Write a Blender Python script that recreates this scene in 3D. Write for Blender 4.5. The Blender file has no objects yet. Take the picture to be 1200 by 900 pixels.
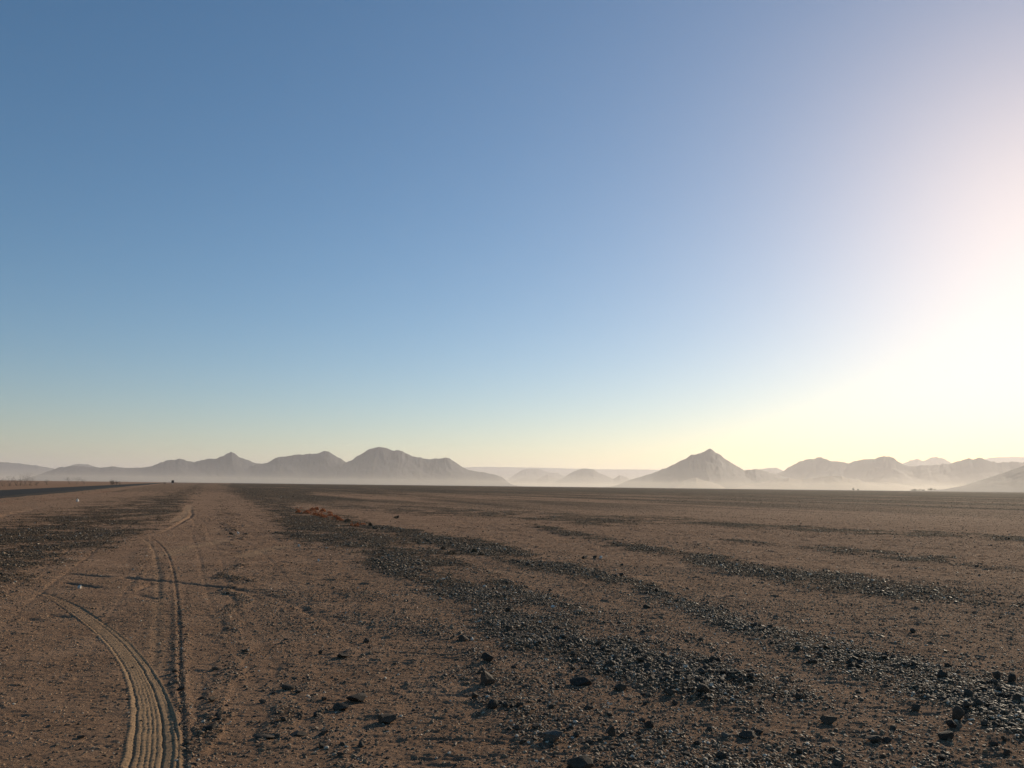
import bpy, math
import numpy as np
from mathutils import Matrix, Vector
R = math.radians
rng = np.random.default_rng(11)
scene = bpy.context.scene
C = scene.collection

# ------------------------------------------------------------------ camera
FX, CAMH = 942.0, 1.5
P = math.atan(119.5 / FX); RHO = math.atan(14.0 / 1200)
fwd = np.array([0, math.cos(P), math.sin(P)])
r0 = np.array([1.0, 0, 0]); u0 = np.array([0, -math.sin(P), math.cos(P)])
right = math.cos(RHO) * r0 + math.sin(RHO) * u0
up = -math.sin(RHO) * r0 + math.cos(RHO) * u0
cam_pos = np.array([0, 0, CAMH])

def ray(px, py):
    px = np.asarray(px, float); py = np.asarray(py, float)
    a = (px - 600) / FX; b = -(py - 450) / FX
    return fwd + a[..., None] * right + b[..., None] * up

def ground_pt(px, py, z=0.0):
    d = ray(px, py); t = (z - CAMH) / d[..., 2]
    return cam_pos + d * t[..., None]

def project(x, y, z=0.0):
    v = np.stack([x, y, np.zeros_like(x) + z - CAMH], -1)
    w = v @ fwd; w = np.where(w < 0.3, 0.3, w)
    return 600 + FX * (v @ right) / w, 450 - FX * (v @ up) / w

cd = bpy.data.cameras.new('camera'); cam = bpy.data.objects.new('camera', cd); C.objects.link(cam)
m = Matrix(((right[0], up[0], -fwd[0], 0), (right[1], up[1], -fwd[1], 0), (right[2], up[2], -fwd[2], CAMH), (0, 0, 0, 1)))
cam.matrix_world = m
cd.sensor_width = 36; cd.lens = 36 * FX / 1200; cd.clip_start = 0.05; cd.clip_end = 200000
scene.camera = cam

# ------------------------------------------------------------------ light
sd = ray(1243, 215); sd /= np.linalg.norm(sd)
SUN_EL = math.asin(sd[2]); SUN_AZ = math.atan2(sd[0], sd[1])
print('SUN', math.degrees(SUN_EL), math.degrees(SUN_AZ))
sl = bpy.data.lights.new('sun', 'SUN'); sl.energy = 4.7; sl.angle = R(0.53); sl.color = (1.0, 0.85, 0.64)
so = bpy.data.objects.new('sun', sl); C.objects.link(so)
so.rotation_euler = Vector(sd).to_track_quat('Z', 'Y').to_euler(); so.location = (20, 20, 40)
w = bpy.data.worlds.new('World'); scene.world = w; w.use_nodes = True
nt = w.node_tree; bg = nt.nodes['Background']
sky = nt.nodes.new('ShaderNodeTexSky'); sky.sky_type = 'NISHITA'; sky.sun_disc = False
sky.sun_elevation = SUN_EL; sky.sun_rotation = SUN_AZ
sky.altitude = 300; sky.air_density = 0.8; sky.dust_density = 0.31; sky.ozone_density = 1.0
bw = nt.nodes.new('ShaderNodeRGBToBW'); nt.links.new(sky.outputs[0], bw.inputs[0])
sat = nt.nodes.new('ShaderNodeMix'); sat.data_type = 'RGBA'; sat.clamp_factor = False; sat.inputs[0].default_value = 2.0
nt.links.new(bw.outputs[0], sat.inputs[6]); nt.links.new(sky.outputs[0], sat.inputs[7])
gam = nt.nodes.new('ShaderNodeGamma'); gam.inputs[1].default_value = .96; nt.links.new(sat.outputs[2], gam.inputs[0])
tin = nt.nodes.new('ShaderNodeMix'); tin.data_type = 'RGBA'; tin.blend_type = 'MULTIPLY'; tin.inputs[0].default_value = 1
tin.inputs[7].default_value = (.98, .878, .80, 1); nt.links.new(gam.outputs[0], tin.inputs[6])
nt.links.new(tin.outputs[2], bg.inputs[0]); bg.inputs[1].default_value = 0.101
scene.view_settings.view_transform = 'Standard'; scene.view_settings.look = 'None'
scene.view_settings.exposure = 0.0; scene.view_settings.gamma = 1.0

# ------------------------------------------------------------------ noise
def _h(ix, iy, seed):
    n = (ix.astype(np.int64) * 374761393 + iy.astype(np.int64) * 668265263 + seed * 1442695041) & 0xFFFFFFFF
    n = ((n ^ (n >> 13)) * 1274126177) & 0xFFFFFFFF
    n = (n ^ (n >> 16)) & 0xFFFFFFFF
    return n / 4294967295.0
def vnoise(x, y, seed=0):
    x0 = np.floor(x); y0 = np.floor(y); fx = x - x0; fy = y - y0
    fx = fx * fx * (3 - 2 * fx); fy = fy * fy * (3 - 2 * fy)
    a = _h(x0, y0, seed); b = _h(x0 + 1, y0, seed); c = _h(x0, y0 + 1, seed); d = _h(x0 + 1, y0 + 1, seed)
    return (a + (b - a) * fx) * (1 - fy) + (c + (d - c) * fx) * fy
def fbm(x, y, seed=0, o=4, g=0.5):
    s = np.zeros_like(x); a = 1.0; t = 0.0
    for k in range(o):
        s += a * vnoise(x * 2 ** k + 17.3 * k, y * 2 ** k - 9.1 * k, seed + k); t += a; a *= g
    return s / t * 2 - 1
def sstep(a, b, x):
    t = np.clip((x - a) / (b - a), 0, 1); return t * t * (3 - 2 * t)

# ------------------------------------------------------------------ layout of the plain
# direction the road, ruts and gravel windrows run in
VPD = ray(205, 565); ang = math.atan2(VPD[0], VPD[1])
RD = np.array([math.sin(ang), math.cos(ang)]); RN = np.array([math.cos(ang), -math.sin(ang)])   # along, to the right

# windrows of stone: for each px the far and the near edge of the band where it meets the plain; strength
BANDS = [
 ([(-80,616,735),(0,606,703),(60,596,672),(120,584,648),(170,576,628),(215,570,604),(228,567,582),(236,566,568)], .85),
 ([(262,567,569),(280,568,576),(300,570,594),(325,577,612),(352,596,640),(400,606,650),(440,622,668),(480,640,692),(520,655,704),(560,680,742),(620,700,776),(680,728,782),(730,746,800),(790,772,815),(850,795,835),(900,818,850)], 1.0),
 ([(400,601,610),(440,615,626),(480,632,646),(540,655,668),(600,682,700),(650,700,716),(700,722,736),(720,736,744)], .75),
 ([(450,618,622),(520,628,646),(560,632,656),(600,640,666),(650,655,676),(690,664,680),(740,676,690),(800,700,722),(850,716,742),(900,731,764),(950,742,782),(1000,752,797),(1050,766,815),(1100,779,834),(1150,790,850),(1200,800,866),(1300,822,905)], 1.0),
 ([(620,614,618),(680,624,632),(740,634,647),(800,645,661),(870,655,679),(930,664,688),(1000,672,694),(1060,682,706),(1130,691,713),(1200,700,720),(1300,716,738)], .85),
 ([(860,633,636),(930,637,643),(1000,641,652),(1100,651,662),(1200,664,675),(1300,676,688)], .7),
 ([(380,588,596),(500,592,605),(600,596,611),(700,601,618),(800,605,617),(900,612,622),(1000,619,628),(1100,622,631),(1200,628,635),(1300,632,640)], .75),
 ([(300,572,576),(500,577,582),(700,580,586),(900,586,592),(1200,594,601),(1300,596,604)], .5),
 ([(560,760,800),(600,776,860),(660,790,930),(760,806,960),(840,818,960),(900,836,960),(960,850,960),(1060,880,960)], .5),
 ([(760,748,758),(820,768,782),(880,792,816),(940,808,846),(1000,836,866),(1060,858,892),(1120,884,920)], .75),
 ([(400,720,726),(440,718,742),(500,722,748),(540,735,750)], .55),
 ([(400,684,690),(420,686,712),(450,694,706)], .5),
 ([(480,808,812),(540,780,800),(570,770,840),(600,800,850)], .4),
]
# bands that run towards the viewer: for each py the left and right edge
VBANDS = [
 ([(572,240,262),(590,254,268),(610,262,272),(640,268,282),(665,268,288),(700,266,288),(740,258,284),(780,250,278),(805,238,268),(850,228,262),(900,215,250)], .5),
 ([(700,330,340),(740,326,336),(790,322,346),(850,300,345),(900,300,340)], .4),
]
def edges(tab):
    t = np.array(tab, float); return t
def gravel_mask(x, y):
    dist = np.hypot(x, y)
    amp = np.clip(dist * 0.018, 0.06, 3)
    wx = x + amp * fbm(x * 1.3, y * 1.3, 5, 3) + 0.5 * amp * fbm(x * 5, y * 5, 8, 2)
    wy = y + 2.5 * amp * fbm(x * 1.3 + 40, y * 1.3, 6, 3) + amp * fbm(x * 5, y * 5, 9, 2)
    px, py = project(wx, wy)
    out = np.zeros_like(x)
    for tab, s in BANDS:
        t = np.array(tab, float)
        a = np.interp(px, t[:, 0], t[:, 1]); b = np.interp(px, t[:, 0], t[:, 2])
        h = np.maximum((b - a) / 2, .5); c = (a + b) / 2
        q = np.abs(py - c) / h
        v = s * (1 - sstep(.35, 1.5, q)) * sstep(t[0, 0] - 30, t[0, 0] + 10, px) * (1 - sstep(t[-1, 0] - 10, t[-1, 0] + 40, px))
        out = np.maximum(out, v)
    for tab, s in VBANDS:
        t = np.array(tab, float)
        a = np.interp(py, t[:, 0], t[:, 1]); b = np.interp(py, t[:, 0], t[:, 2])
        q = np.abs(px - (a + b) / 2) / ((b - a) / 2)
        v = s * (1 - sstep(.5, 1.3, q)) * sstep(t[0, 0] - 3, t[0, 0] + 2, py) * (1 - sstep(t[-1, 0] - 25, t[-1, 0], py))
        out = np.maximum(out, v)
    # beyond the frame the bands simply go on in the road's direction
    la = x * RN[0] + y * RN[1]; al = x * RD[0] + y * RD[1]
    stripes = sstep(.12, .45, fbm(la / 3.2, al / 60, 31, 3))
    outside = np.clip(sstep(1260, 1340, px) + (1 - sstep(-120, -60, px)) + (y < 3), 0, 1)
    out = np.where(outside > 0, out * (1 - outside) + stripes * .7 * outside, out)
    # patchy inside
    out = out * (0.70 + 0.72 * fbm(x * .9, y * .9, 44, 4) + .35 * fbm(x * 3.5, y * 3.5, 45, 3))
    # thin far streaks
    far = sstep(14, 45, dist) * sstep(-.05, .45, fbm(la / 5.0, al / 70, 77, 4)) * .5
    far = np.maximum(far, sstep(16, 80, dist) * np.clip(.50 + .55 * fbm(la / 5, al / 45, 78, 5, .6) + .22 * sstep(80, 300, dist), 0, 1) * (px > 270) + sstep(60, 160, dist) * .45 * (px <= 270))
    out = np.maximum(out, far)
    # faint raked lines of grit beside the path
    rk = sstep(.15, .6, fbm(la / .45, al / 9, 93, 3)) * (1 - sstep(20, 60, dist)) * .3
    out = np.maximum(out, rk)
    # patches of scattered stones on the sand
    sp = sstep(.25, .6, fbm(la / 1.3, al / 4.5, 91, 4)) * .28
    out = np.maximum(out, sp * (px > 300))
    return np.clip(out, 0, 1)

def seg_dist(x, y, pts):
    """distance to a polyline and the parameter along it"""
    best = np.full(x.shape, 1e9); side = np.zeros_like(x); tt = np.zeros_like(x)
    n = len(pts) - 1
    for i in range(n):
        a = pts[i]; b = pts[i + 1]; d = b - a; L2 = d @ d
        t = np.clip(((x - a[0]) * d[0] + (y - a[1]) * d[1]) / L2, 0, 1)
        qx = x - a[0] - t * d[0]; qy = y - a[1] - t * d[1]
        dd = np.hypot(qx, qy); s = np.sign(d[0] * qy - d[1] * qx)
        u = dd < best
        best = np.where(u, dd, best); side = np.where(u, s, side); tt = np.where(u, (i + t) / n, tt)
    return best, side, tt
def smooth_line(pix, n=60):
    g = ground_pt([p[0] for p in pix], [p[1] for p in pix])[:, :2]
    t = np.linspace(0, len(g) - 1, n)
    def cr(v):
        i = np.clip(np.floor(t).astype(int), 0, len(v) - 2); f = t - i
        p0 = v[np.clip(i - 1, 0, len(v) - 1)]; p1 = v[i]; p2 = v[i + 1]; p3 = v[np.clip(i + 2, 0, len(v) - 1)]
        return .5 * (2 * p1 + (p2 - p0) * f + (2 * p0 - 5 * p1 + 4 * p2 - p3) * f ** 2 + (3 * p1 - p0 - 3 * p2 + p3) * f ** 3)
    return np.stack([cr(g[:, 0]), cr(g[:, 1])], 1)

TRK_L = smooth_line([(20,686),(50,697),(75,712),(100,730),(120,749),(134,767),(146,788),(153,812),(155,840),(151,870),(144,900),(130,960),(112,1060)])
TRK_R = smooth_line([(26,685),(60,696),(92,710),(122,729),(146,748),(165,768),(184,794),(197,820),(206,848),(210,872),(210,905),(204,960),(194,1060)])
TRK = (TRK_L + TRK_R) / 2
_d, _s, _t = seg_dist(TRK[30:31, 0], TRK[30:31, 1], TRK_L)
FLIP = -float(_s[0])                                   # so that the inside of the print is positive
OLD_R = smooth_line([(176,629),(190,640),(199,655),(204,675),(208,710),(210,750),(211,800),(214,850),(215,900),(216,1000)])
OLD_L = smooth_line([(166,630),(178,640),(184,660),(186,690),(184,720),(182,760),(178,800)])
FAR_TRK = smooth_line([(226,586),(224,596),(224,604),(214,611),(205,617),(190,624),(172,630)], 30)
LIGHT = [smooth_line(l, 24) for l in ([(196,650),(215,642),(240,638),(262,633)], [(285,652),(310,645),(335,640)], [(222,592),(219,599),(212,607),(202,612)])]
RUTS = [(smooth_line(l, 14), wd, dp) for l, wd, dp in (
  ([(38,690),(55,696),(78,705),(102,717),(124,731)], .03, .006), ([(30,692),(48,699),(70,711),(96,729)], .025, .004),
  ([(82,672),(100,673.5),(128,676)], .10, .035), ([(77,683.5),(92,685),(114,688)], .10, .03),
  ([(147,676),(170,679),(195,681),(210,683),(240,686),(280,691)], .10, .035), ([(280,691),(300,695),(330,703),(355,714),(372,726)], .10, .018),
  ([(60,720.5),(68,721),(80,722)], .09, .03), ([(33,724),(47,727)], .09, .02), ([(160,697),(182,702)], .09, .02),
  ([(158,693),(178,684)], .09, .02),
  ([(110,873),(122,874),(134,878)], .025, .010), ([(-10,606),(25,600),(55,594),(88,588)], .5, .05),
  ([(300,862),(322,866)], .05, .02))]

def track_coord(x, y):
    """0 at the left edge of the fresh print, 1 at its right edge, and the parameter along it"""
    dl, sl_, tl = seg_dist(x, y, TRK_L); dr_, sr, tr = seg_dist(x, y, TRK_R)
    a = -sl_ * dl * FLIP; b = -sr * dr_ * FLIP
    d = a - b; d = np.where(np.abs(d) < 1e-4, 1e-4, d)
    s = np.where(dl + dr_ > 1.2, 9.0, a / d)
    return s, (tl + tr) / 2
def profile(s):
    """cross-section of the fresh tyre print, s = 0 left edge .. 1 right edge"""
    z = np.zeros_like(s)
    for c, w_, d in ((.11,.024,.009), (.25,.015,.0045), (.36,.015,.0045), (.46,.015,.006), (.56,.015,.005), (.69,.022,.011), (.86,.016,.004)):
        z -= d * np.exp(-((s - c) / w_) ** 2)
    z += .006 * np.exp(-((s + .02) / .05) ** 2) + .005 * np.exp(-((s - 1.03) / .04) ** 2)
    z -= .007 * np.exp(-((s - .965) / .02) ** 2)
    return z

def lane_mask(la, al):
    return sstep(-2.9, -2.0, la + .4 * np.sin(al / 7)) * (1 - sstep(1.0, 1.9, la + .3 * np.sin(al / 5)))
def height(x, y, mask, fine=True):
    dist = np.hypot(x, y)
    la = x * RN[0] + y * RN[1]; al = x * RD[0] + y * RD[1]
    z = .035 * fbm(x * .25, y * .25, 1, 3) * sstep(2, 12, dist)
    z = z + .10 * fbm(la / 9, al / 60, 3, 3) * sstep(18, 60, dist) * (1 - sstep(1500, 6000, dist))
    z = z + .035 * mask * (1 - sstep(60, 200, dist))
    near = dist < 60
    xs, ys = x[near], y[near]
    fade = (1 - sstep(35, 59, dist[near])) * (1 + .05 * np.clip(dist[near] - 8, 0, 20))
    # u runs towards the sun, v across it: the wind has left short low ripples across the light
    f = .010 * fbm(xs * 2.6, ys * 3, 12, 4, .6) + .0095 * fbm(xs * 6, ys * 15, 13, 4, .62)
    f = f + .010 * np.abs(fbm(xs * 18, ys * 30, 15, 2)) * (1 + .8 * mask[near])
    f = f - .014 * sstep(.33, .7, fbm(xs * 3.2, ys * 10, 19, 3)) * (1 - mask[near])
    f = f + .015 * sstep(.40, .75, fbm(xs * 5, ys * 11, 23, 3)) * (1 - mask[near])
    lane = lane_mask(la[near], al[near]); f = f * (1 - .42 * lane)
    s, tT = track_coord(xs, ys)
    s = s + .035 * fbm(xs * 11, ys * 7, 81, 3) * (np.abs(s) < 3)
    inside = (1 - sstep(.58, .72, np.abs(s - .5))) * sstep(.0, .05, tT) * (.72 + .56 * vnoise(xs * 9, ys * 9, 83))
    tread = .0016 * np.sin(tT * 620 + 6 * np.abs(s - .45)) * inside
    f = f * (1 - .75 * inside) + profile(s) * inside * 1.0 + tread
    for ln, dp, wd in ((OLD_R, .008, .019), (OLD_L, .004, .03), (FAR_TRK, .018, .07)):
        d_, s_, t_ = seg_dist(xs, ys, ln)
        e = sstep(0, .08, t_) * (1 - sstep(.45 if ln is FAR_TRK else .85, 1, t_) * (ln is not OLD_R))
        wob = .7 + .6 * vnoise(xs * 4, ys * 4, 61)
        f = f - dp * np.exp(-(d_ / wd) ** 2) * e * wob + dp * .3 * np.exp(-((d_ - wd * 2) / wd) ** 2) * e
    for ln, wd, dp in RUTS:
        d_, s_, t_ = seg_dist(xs, ys, ln)
        wob = .5 + .9 * vnoise(xs * 3, ys * 3, 66)
        # a small scarp: drop on the far side, so the low sun leaves it dark
        f = f - dp * .85 * np.exp(-(d_ / (wd * .62)) ** 2) * wob
    # old faint wheel lines along the sandy lane
    ls, as_ = la[near], al[near]
    for c_, dp in ((-2.05, .005), (-1.45, .006), (-.55, .004), (.62, .006), (.95, .004), (1.65, .005)):
        q = ls - c_ - .12 * np.sin(as_ / 6 + c_ * 3) - .05 * np.sin(as_ / 2.3)
        f = f - dp * np.exp(-(q / .035) ** 2) * (.4 + vnoise(as_ / 2, ls * 0 + c_, 64)) * sstep(5, 9, as_)
    z = z.copy(); z[near] += f * fade
    return z

def masks(x, y):
    g = gravel_mask(x, y)
    dist = np.hypot(x, y); la = x * RN[0] + y * RN[1]; al = x * RD[0] + y * RD[1]
    fresh = np.zeros_like(x); near = dist < 70
    xs, ys = x[near], y[near]
    s, tT = track_coord(xs, ys)
    fr = (1 - sstep(.50, .60, np.abs(s - .5))) * sstep(.0, .55, tT) ** .7
    for ln in LIGHT:
        d_, s_, t_ = seg_dist(xs, ys, ln)
        fr = np.maximum(fr, .45 * np.exp(-(d_ / .22) ** 2))
    for ln in (OLD_L,):
        d_, s_, t_ = seg_dist(xs, ys, ln); fr = np.maximum(fr, .25 * np.exp(-(d_ / .07) ** 2))
    fresh[near] = fr
    gx = g.copy()
    gx[near] *= (1 - sstep(.0, .4, fr))
    dO, sO, tO = seg_dist(xs, ys, OLD_R)
    tmp = gx[near]; tmp = np.maximum(tmp, .3 * np.exp(-((dO - .02) / .045) ** 2) * sstep(.3, .6, tO)); gx[near] = np.minimum(tmp, 1)
    # reddish sand shoulder and the dirt beyond the road
    red = sstep(-10.8, -10.2, la) * (1 - sstep(-9.2, -8.2, la)) * sstep(-.2, .5, fbm(la, al / 6, 52, 3))
    red = np.maximum(red, (la < -20.5) * .35)
    grey = sstep(-13.4, -13, la) * (1 - sstep(-11, -10.2, la))
    gx = np.where((la < -8.8), np.minimum(gx, .25), gx)
    gx = np.maximum(gx, grey * .35)
    return gx, fresh, red

# ------------------------------------------------------------------ mesh + property helpers
def mesh_np(name, verts, faces_flat, loops_per, mats=(), smooth=False, attrs=None):
    me = bpy.data.meshes.new(name)
    nv = len(verts); nf = len(faces_flat) // loops_per
    me.vertices.add(nv); me.vertices.foreach_set('co', np.ascontiguousarray(verts, dtype=np.float32).ravel())
    me.loops.add(len(faces_flat)); me.loops.foreach_set('vertex_index', np.ascontiguousarray(faces_flat, dtype=np.int32).ravel())
    me.polygons.add(nf); me.polygons.foreach_set('loop_start', np.arange(nf, dtype=np.int32) * loops_per)
    me.polygons.foreach_set('use_smooth', np.full(nf, smooth))
    for k, v in (attrs or {}).items():
        a = me.attributes.new(k, 'FLOAT', 'POINT'); a.data.foreach_set('value', np.ascontiguousarray(v, dtype=np.float32))
    for mt in mats: me.materials.append(mt)
    me.update(calc_edges=True)
    return me
def put(name, me, parent=None, loc=None, rotz=0.0):
    o = bpy.data.objects.new(name, me); C.objects.link(o)
    if parent: o.parent = parent
    if loc is not None: o.location = loc
    o.rotation_euler.z = rotz
    return o
def tag(o, label=None, cat=None, group=None, kind=None):
    if label: o['label'] = label
    if cat: o['category'] = cat
    if group: o['group'] = group
    if kind: o['kind'] = kind
    return o

# ------------------------------------------------------------------ materials
def mat(name):
    mt = bpy.data.materials.new(name); mt.use_nodes = True
    n = mt.node_tree; return mt, n, n.nodes['Principled BSDF'], n.links
def N(n, t, **kw):
    x = n.nodes.new(t)
    for k, v in kw.items(): setattr(x, k, v)
    return x
def ramp(n, stops):
    r = N(n, 'ShaderNodeValToRGB'); e = r.color_ramp.elements
    while len(e) < len(stops): e.new(.5)
    for i, (p, c) in enumerate(stops): e[i].position = p; e[i].color = (*c, 1)
    return r
def mixc(n, L, fac, a, b):
    x = N(n, 'ShaderNodeMix', data_type='RGBA')
    for s, v in ((0, fac), (6, a), (7, b)):
        if isinstance(v, tuple): x.inputs[s].default_value = (*v, 1)
        elif isinstance(v, (int, float)): x.inputs[s].default_value = v
        else: L.new(v, x.inputs[s])
    return x.outputs[2]
def mth(n, L, op, a, b=None, clamp=False):
    x = N(n, 'ShaderNodeMath', operation=op, use_clamp=clamp)
    for i, v in enumerate((a, b)):
        if v is None: continue
        if isinstance(v, (int, float)): x.inputs[i].default_value = v
        else: L.new(v, x.inputs[i])
    return x.outputs[0]

def ground_material():
    mt, n, b, L = mat('desert_ground')
    co = N(n, 'ShaderNodeTexCoord').outputs['Object']
    def noise(scale, detail=4, rough=.6, vec=co):
        x = N(n, 'ShaderNodeTexNoise'); x.inputs['Scale'].default_value = scale; x.inputs['Detail'].default_value = detail
        x.inputs['Roughness'].default_value = rough; L.new(vec, x.inputs['Vector']); return x.outputs['Fac']
    def vor(scale, feat='F1'):
        x = N(n, 'ShaderNodeTexVoronoi', feature=feat); x.inputs['Scale'].default_value = scale; L.new(co, x.inputs['Vector']); return x
    def att(nm): 
        x = N(n, 'ShaderNodeAttribute', attribute_name=nm); return x.outputs['Fac']
    sand = ramp(n, [(.25, (.230, .138, .085)), (.5, (.305, .187, .116)), (.75, (.39, .247, .157))])
    L.new(noise(1.1, 7, .65), sand.inputs[0])
    fine = ramp(n, [(.3, (.55, .55, .56)), (.5, (1, 1, 1)), (.72, (1.35, 1.3, 1.22))])
    L.new(noise(55, 5, .75), fine.inputs[0])
    x = N(n, 'ShaderNodeMix', data_type='RGBA', blend_type='MULTIPLY'); x.inputs[0].default_value = .8
    L.new(sand.outputs[0], x.inputs[6]); L.new(fine.outputs[0], x.inputs[7]); base = x.outputs[2]
    base = mixc(n, L, mth(n, L, 'MULTIPLY', att('fresh'), .62), base, (.49, .33, .19))
    base = mixc(n, L, mth(n, L, 'MULTIPLY', att('red'), .5), base, (.26, .125, .07))
    # stones lying in the sand
    v = vor(34); v2 = vor(11)
    sc = ramp(n, [(0, (.050, .036, .025)), (.55, (.095, .068, .045)), (.9, (.17, .115, .07)), (1, (.30, .22, .14))])
    L.new(v.outputs['Color'], sc.inputs[0])
    cover = mth(n, L, 'MULTIPLY', att('gravel'), 1.15)
    thr = mth(n, L, 'ADD', mth(n, L, 'MULTIPLY', noise(16, 5, .8), 1.6), -.35)
    f = mth(n, L, 'MULTIPLY', mth(n, L, 'SUBTRACT', cover, thr), 5.0, True)
    col = mixc(n, L, f, base, sc.outputs[0])
    L.new(col, b.inputs['Base Color'])
    b.inputs['Roughness'].default_value = 1.0; b.inputs['Specular IOR Level'].default_value = .03
    bump = N(n, 'ShaderNodeBump'); bump.inputs['Distance'].default_value = .016; bump.inputs['Strength'].default_value = 1.0
    hh = mth(n, L, 'ADD', mth(n, L, 'MULTIPLY', noise(42, 6, .75), .7), mth(n, L, 'MULTIPLY', mth(n, L, 'MULTIPLY', v.outputs['Distance'], f), -.8))
    L.new(hh, bump.inputs['Height'])
    b2 = N(n, 'ShaderNodeBump'); b2.inputs['Distance'].default_value = .06; b2.inputs['Strength'].default_value = .75
    L.new(noise(6, 8, .8), b2.inputs['Height']); L.new(b2.outputs[0], bump.inputs['Normal'])
    b3 = N(n, 'ShaderNodeBump'); b3.inputs['Distance'].default_value = .6; b3.inputs['Strength'].default_value = .35
    L.new(noise(.45, 8, .8), b3.inputs['Height']); L.new(b3.outputs[0], b2.inputs['Normal'])
    L.new(bump.outputs[0], b.inputs['Normal'])
    return mt
def stone_material(name, stops, rough=.55, spec=.5, scale=30):
    mt, n, b, L = mat(name)
    a = N(n, 'ShaderNodeAttribute', attribute_name='tint')
    info = N(n, 'ShaderNodeObjectInfo')
    f = mth(n, L, 'FRACT', mth(n, L, 'ADD', a.outputs['Fac'], info.outputs['Random']))
    r = ramp(n, stops); L.new(f, r.inputs[0])
    co = N(n, 'ShaderNodeTexCoord').outputs['Object']
    ns = N(n, 'ShaderNodeTexNoise'); ns.inputs['Scale'].default_value = scale; ns.inputs['Detail'].default_value = 6
    ns.inputs['Roughness'].default_value = .7; L.new(co, ns.inputs['Vector'])
    rr = ramp(n, [(.3, (.6, .6, .6)), (.7, (1.35, 1.3, 1.2))]); L.new(ns.outputs['Fac'], rr.inputs[0])
    x = N(n, 'ShaderNodeMix', data_type='RGBA', blend_type='MULTIPLY'); x.inputs[0].default_value = 1
    L.new(r.outputs[0], x.inputs[6]); L.new(rr.outputs[0], x.inputs[7]); L.new(x.outputs[2], b.inputs['Base Color'])
    b.inputs['Roughness'].default_value = rough; b.inputs['Specular IOR Level'].default_value = spec
    bp = N(n, 'ShaderNodeBump'); bp.inputs['Distance'].default_value = .004; bp.inputs['Strength'].default_value = .7
    L.new(ns.outputs['Fac'], bp.inputs['Height']); L.new(bp.outputs[0], b.inputs['Normal'])
    return mt
M_ground = ground_material()
M_gravel = stone_material('gravel', [(0, (.054, .039, .027)), (.34, (.095, .068, .045)), (.60, (.165, .112, .070)), (.82, (.25, .157, .090)), (.95, (.34, .235, .145)), (.975, (.55, .47, .37))], .66, .22)
M_clod = stone_material('sand_clods', [(0, (.21, .131, .078)), (.5, (.33, .208, .125)), (1, (.43, .275, .172))], .9, .2)
M_dark = stone_material('dark_stone', [(0, (.050, .040, .032)), (.5, (.075, .058, .043)), (1, (.090, .068, .050))], .8, .15)
M_grey = stone_material('grey_stone', [(0, (.115, .100, .085)), (1, (.14, .12, .10))], .85, .15)
M_pale = stone_material('pale_stone', [(0, (.62, .58, .52)), (1, (.70, .66, .60))], .6, .4)

# ------------------------------------------------------------------ ground: one sheet to the horizon
fine_a = np.concatenate([np.arange(-43, -35, .125), np.arange(-35, -18, .07), np.arange(-18, 43.01, .11)])
coarse_a = np.concatenate([np.arange(45, 180, 2.5), np.arange(-180, -44, 2.5)])
ang_all = np.sort(np.unique(np.concatenate([fine_a, coarse_a])))
rads = [0.4, 0.9, 1.4, 1.9, 2.4]
r_ = 2.6
while r_ < 50: rads.append(r_); r_ *= 1.0022
while r_ < 400: rads.append(r_); r_ *= 1.010
while r_ < 44000: rads.append(r_); r_ *= 1.06
rads.append(44000.0); rads = np.array(rads)
A_, R_ = np.meshgrid(np.radians(ang_all), rads)
gx = (R_ * np.sin(A_)).ravel(); gy = (R_ * np.cos(A_)).ravel()
mk, fr, rd = masks(gx, gy)
gz = height(gx, gy, mk)
na = len(ang_all); nr = len(rads)
i = np.arange(nr - 1)[:, None] * na; j = np.arange(na)[None, :]; j2 = (j + 1) % na
quads = np.stack([i + j, i + j2, i + na + j2, i + na + j], -1).reshape(-1, 4)[:, ::-1]
verts = np.stack([gx, gy, gz], 1)
verts = np.vstack([verts, [[0, 0, 0]]])
mk = np.append(mk, .2); fr = np.append(fr, 0); rd = np.append(rd, 0)
# centre fan as quads sharing the centre vertex
me = mesh_np('ground', verts, quads.ravel(), 4, [M_ground], True, {'gravel': mk, 'fresh': fr, 'red': rd})
g = put('ground', me); tag(g, 'flat brown stony desert plain running to the horizon', 'ground', kind='structure')
print('ground verts', len(verts))

# ------------------------------------------------------------------ stones
def ico(sub):
    import bmesh
    bm = bmesh.new(); bmesh.ops.create_icosphere(bm, subdivisions=sub, radius=1)
    v = np.array([p.co[:] for p in bm.verts]); f = np.array([[q.index for q in p.verts] for p in bm.faces]); bm.free(); return v, f
def n3(v, s, seed):
    return (fbm(v[:, 0] * s + 5, v[:, 1] * s + v[:, 2] * s * .7, seed, 2) + fbm(v[:, 1] * s - 3, v[:, 2] * s - v[:, 0] * s * .6, seed + 7, 2)) / 2
def rock_shape(sub, seed, flat=.6, cuts=7, rough=.25):
    rg = np.random.default_rng(seed); v, f = ico(sub); v = v.copy()
    v *= (1 + rough * n3(v, 1.3, seed))[:, None]
    for k in range(cuts):                               # flat fracture faces
        nrm = rg.normal(size=3); nrm /= np.linalg.norm(nrm); d = rg.uniform(.42, .82)
        over = np.maximum(v @ nrm - d, 0); v -= over[:, None] * nrm
    if sub >= 3: v *= (1 + .05 * n3(v, 6, seed + 3))[:, None]
    v *= [rg.uniform(.8, 1.15), rg.uniform(.65, .95), flat]
    v /= np.abs(v[:, :2]).max()
    return v, f
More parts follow.
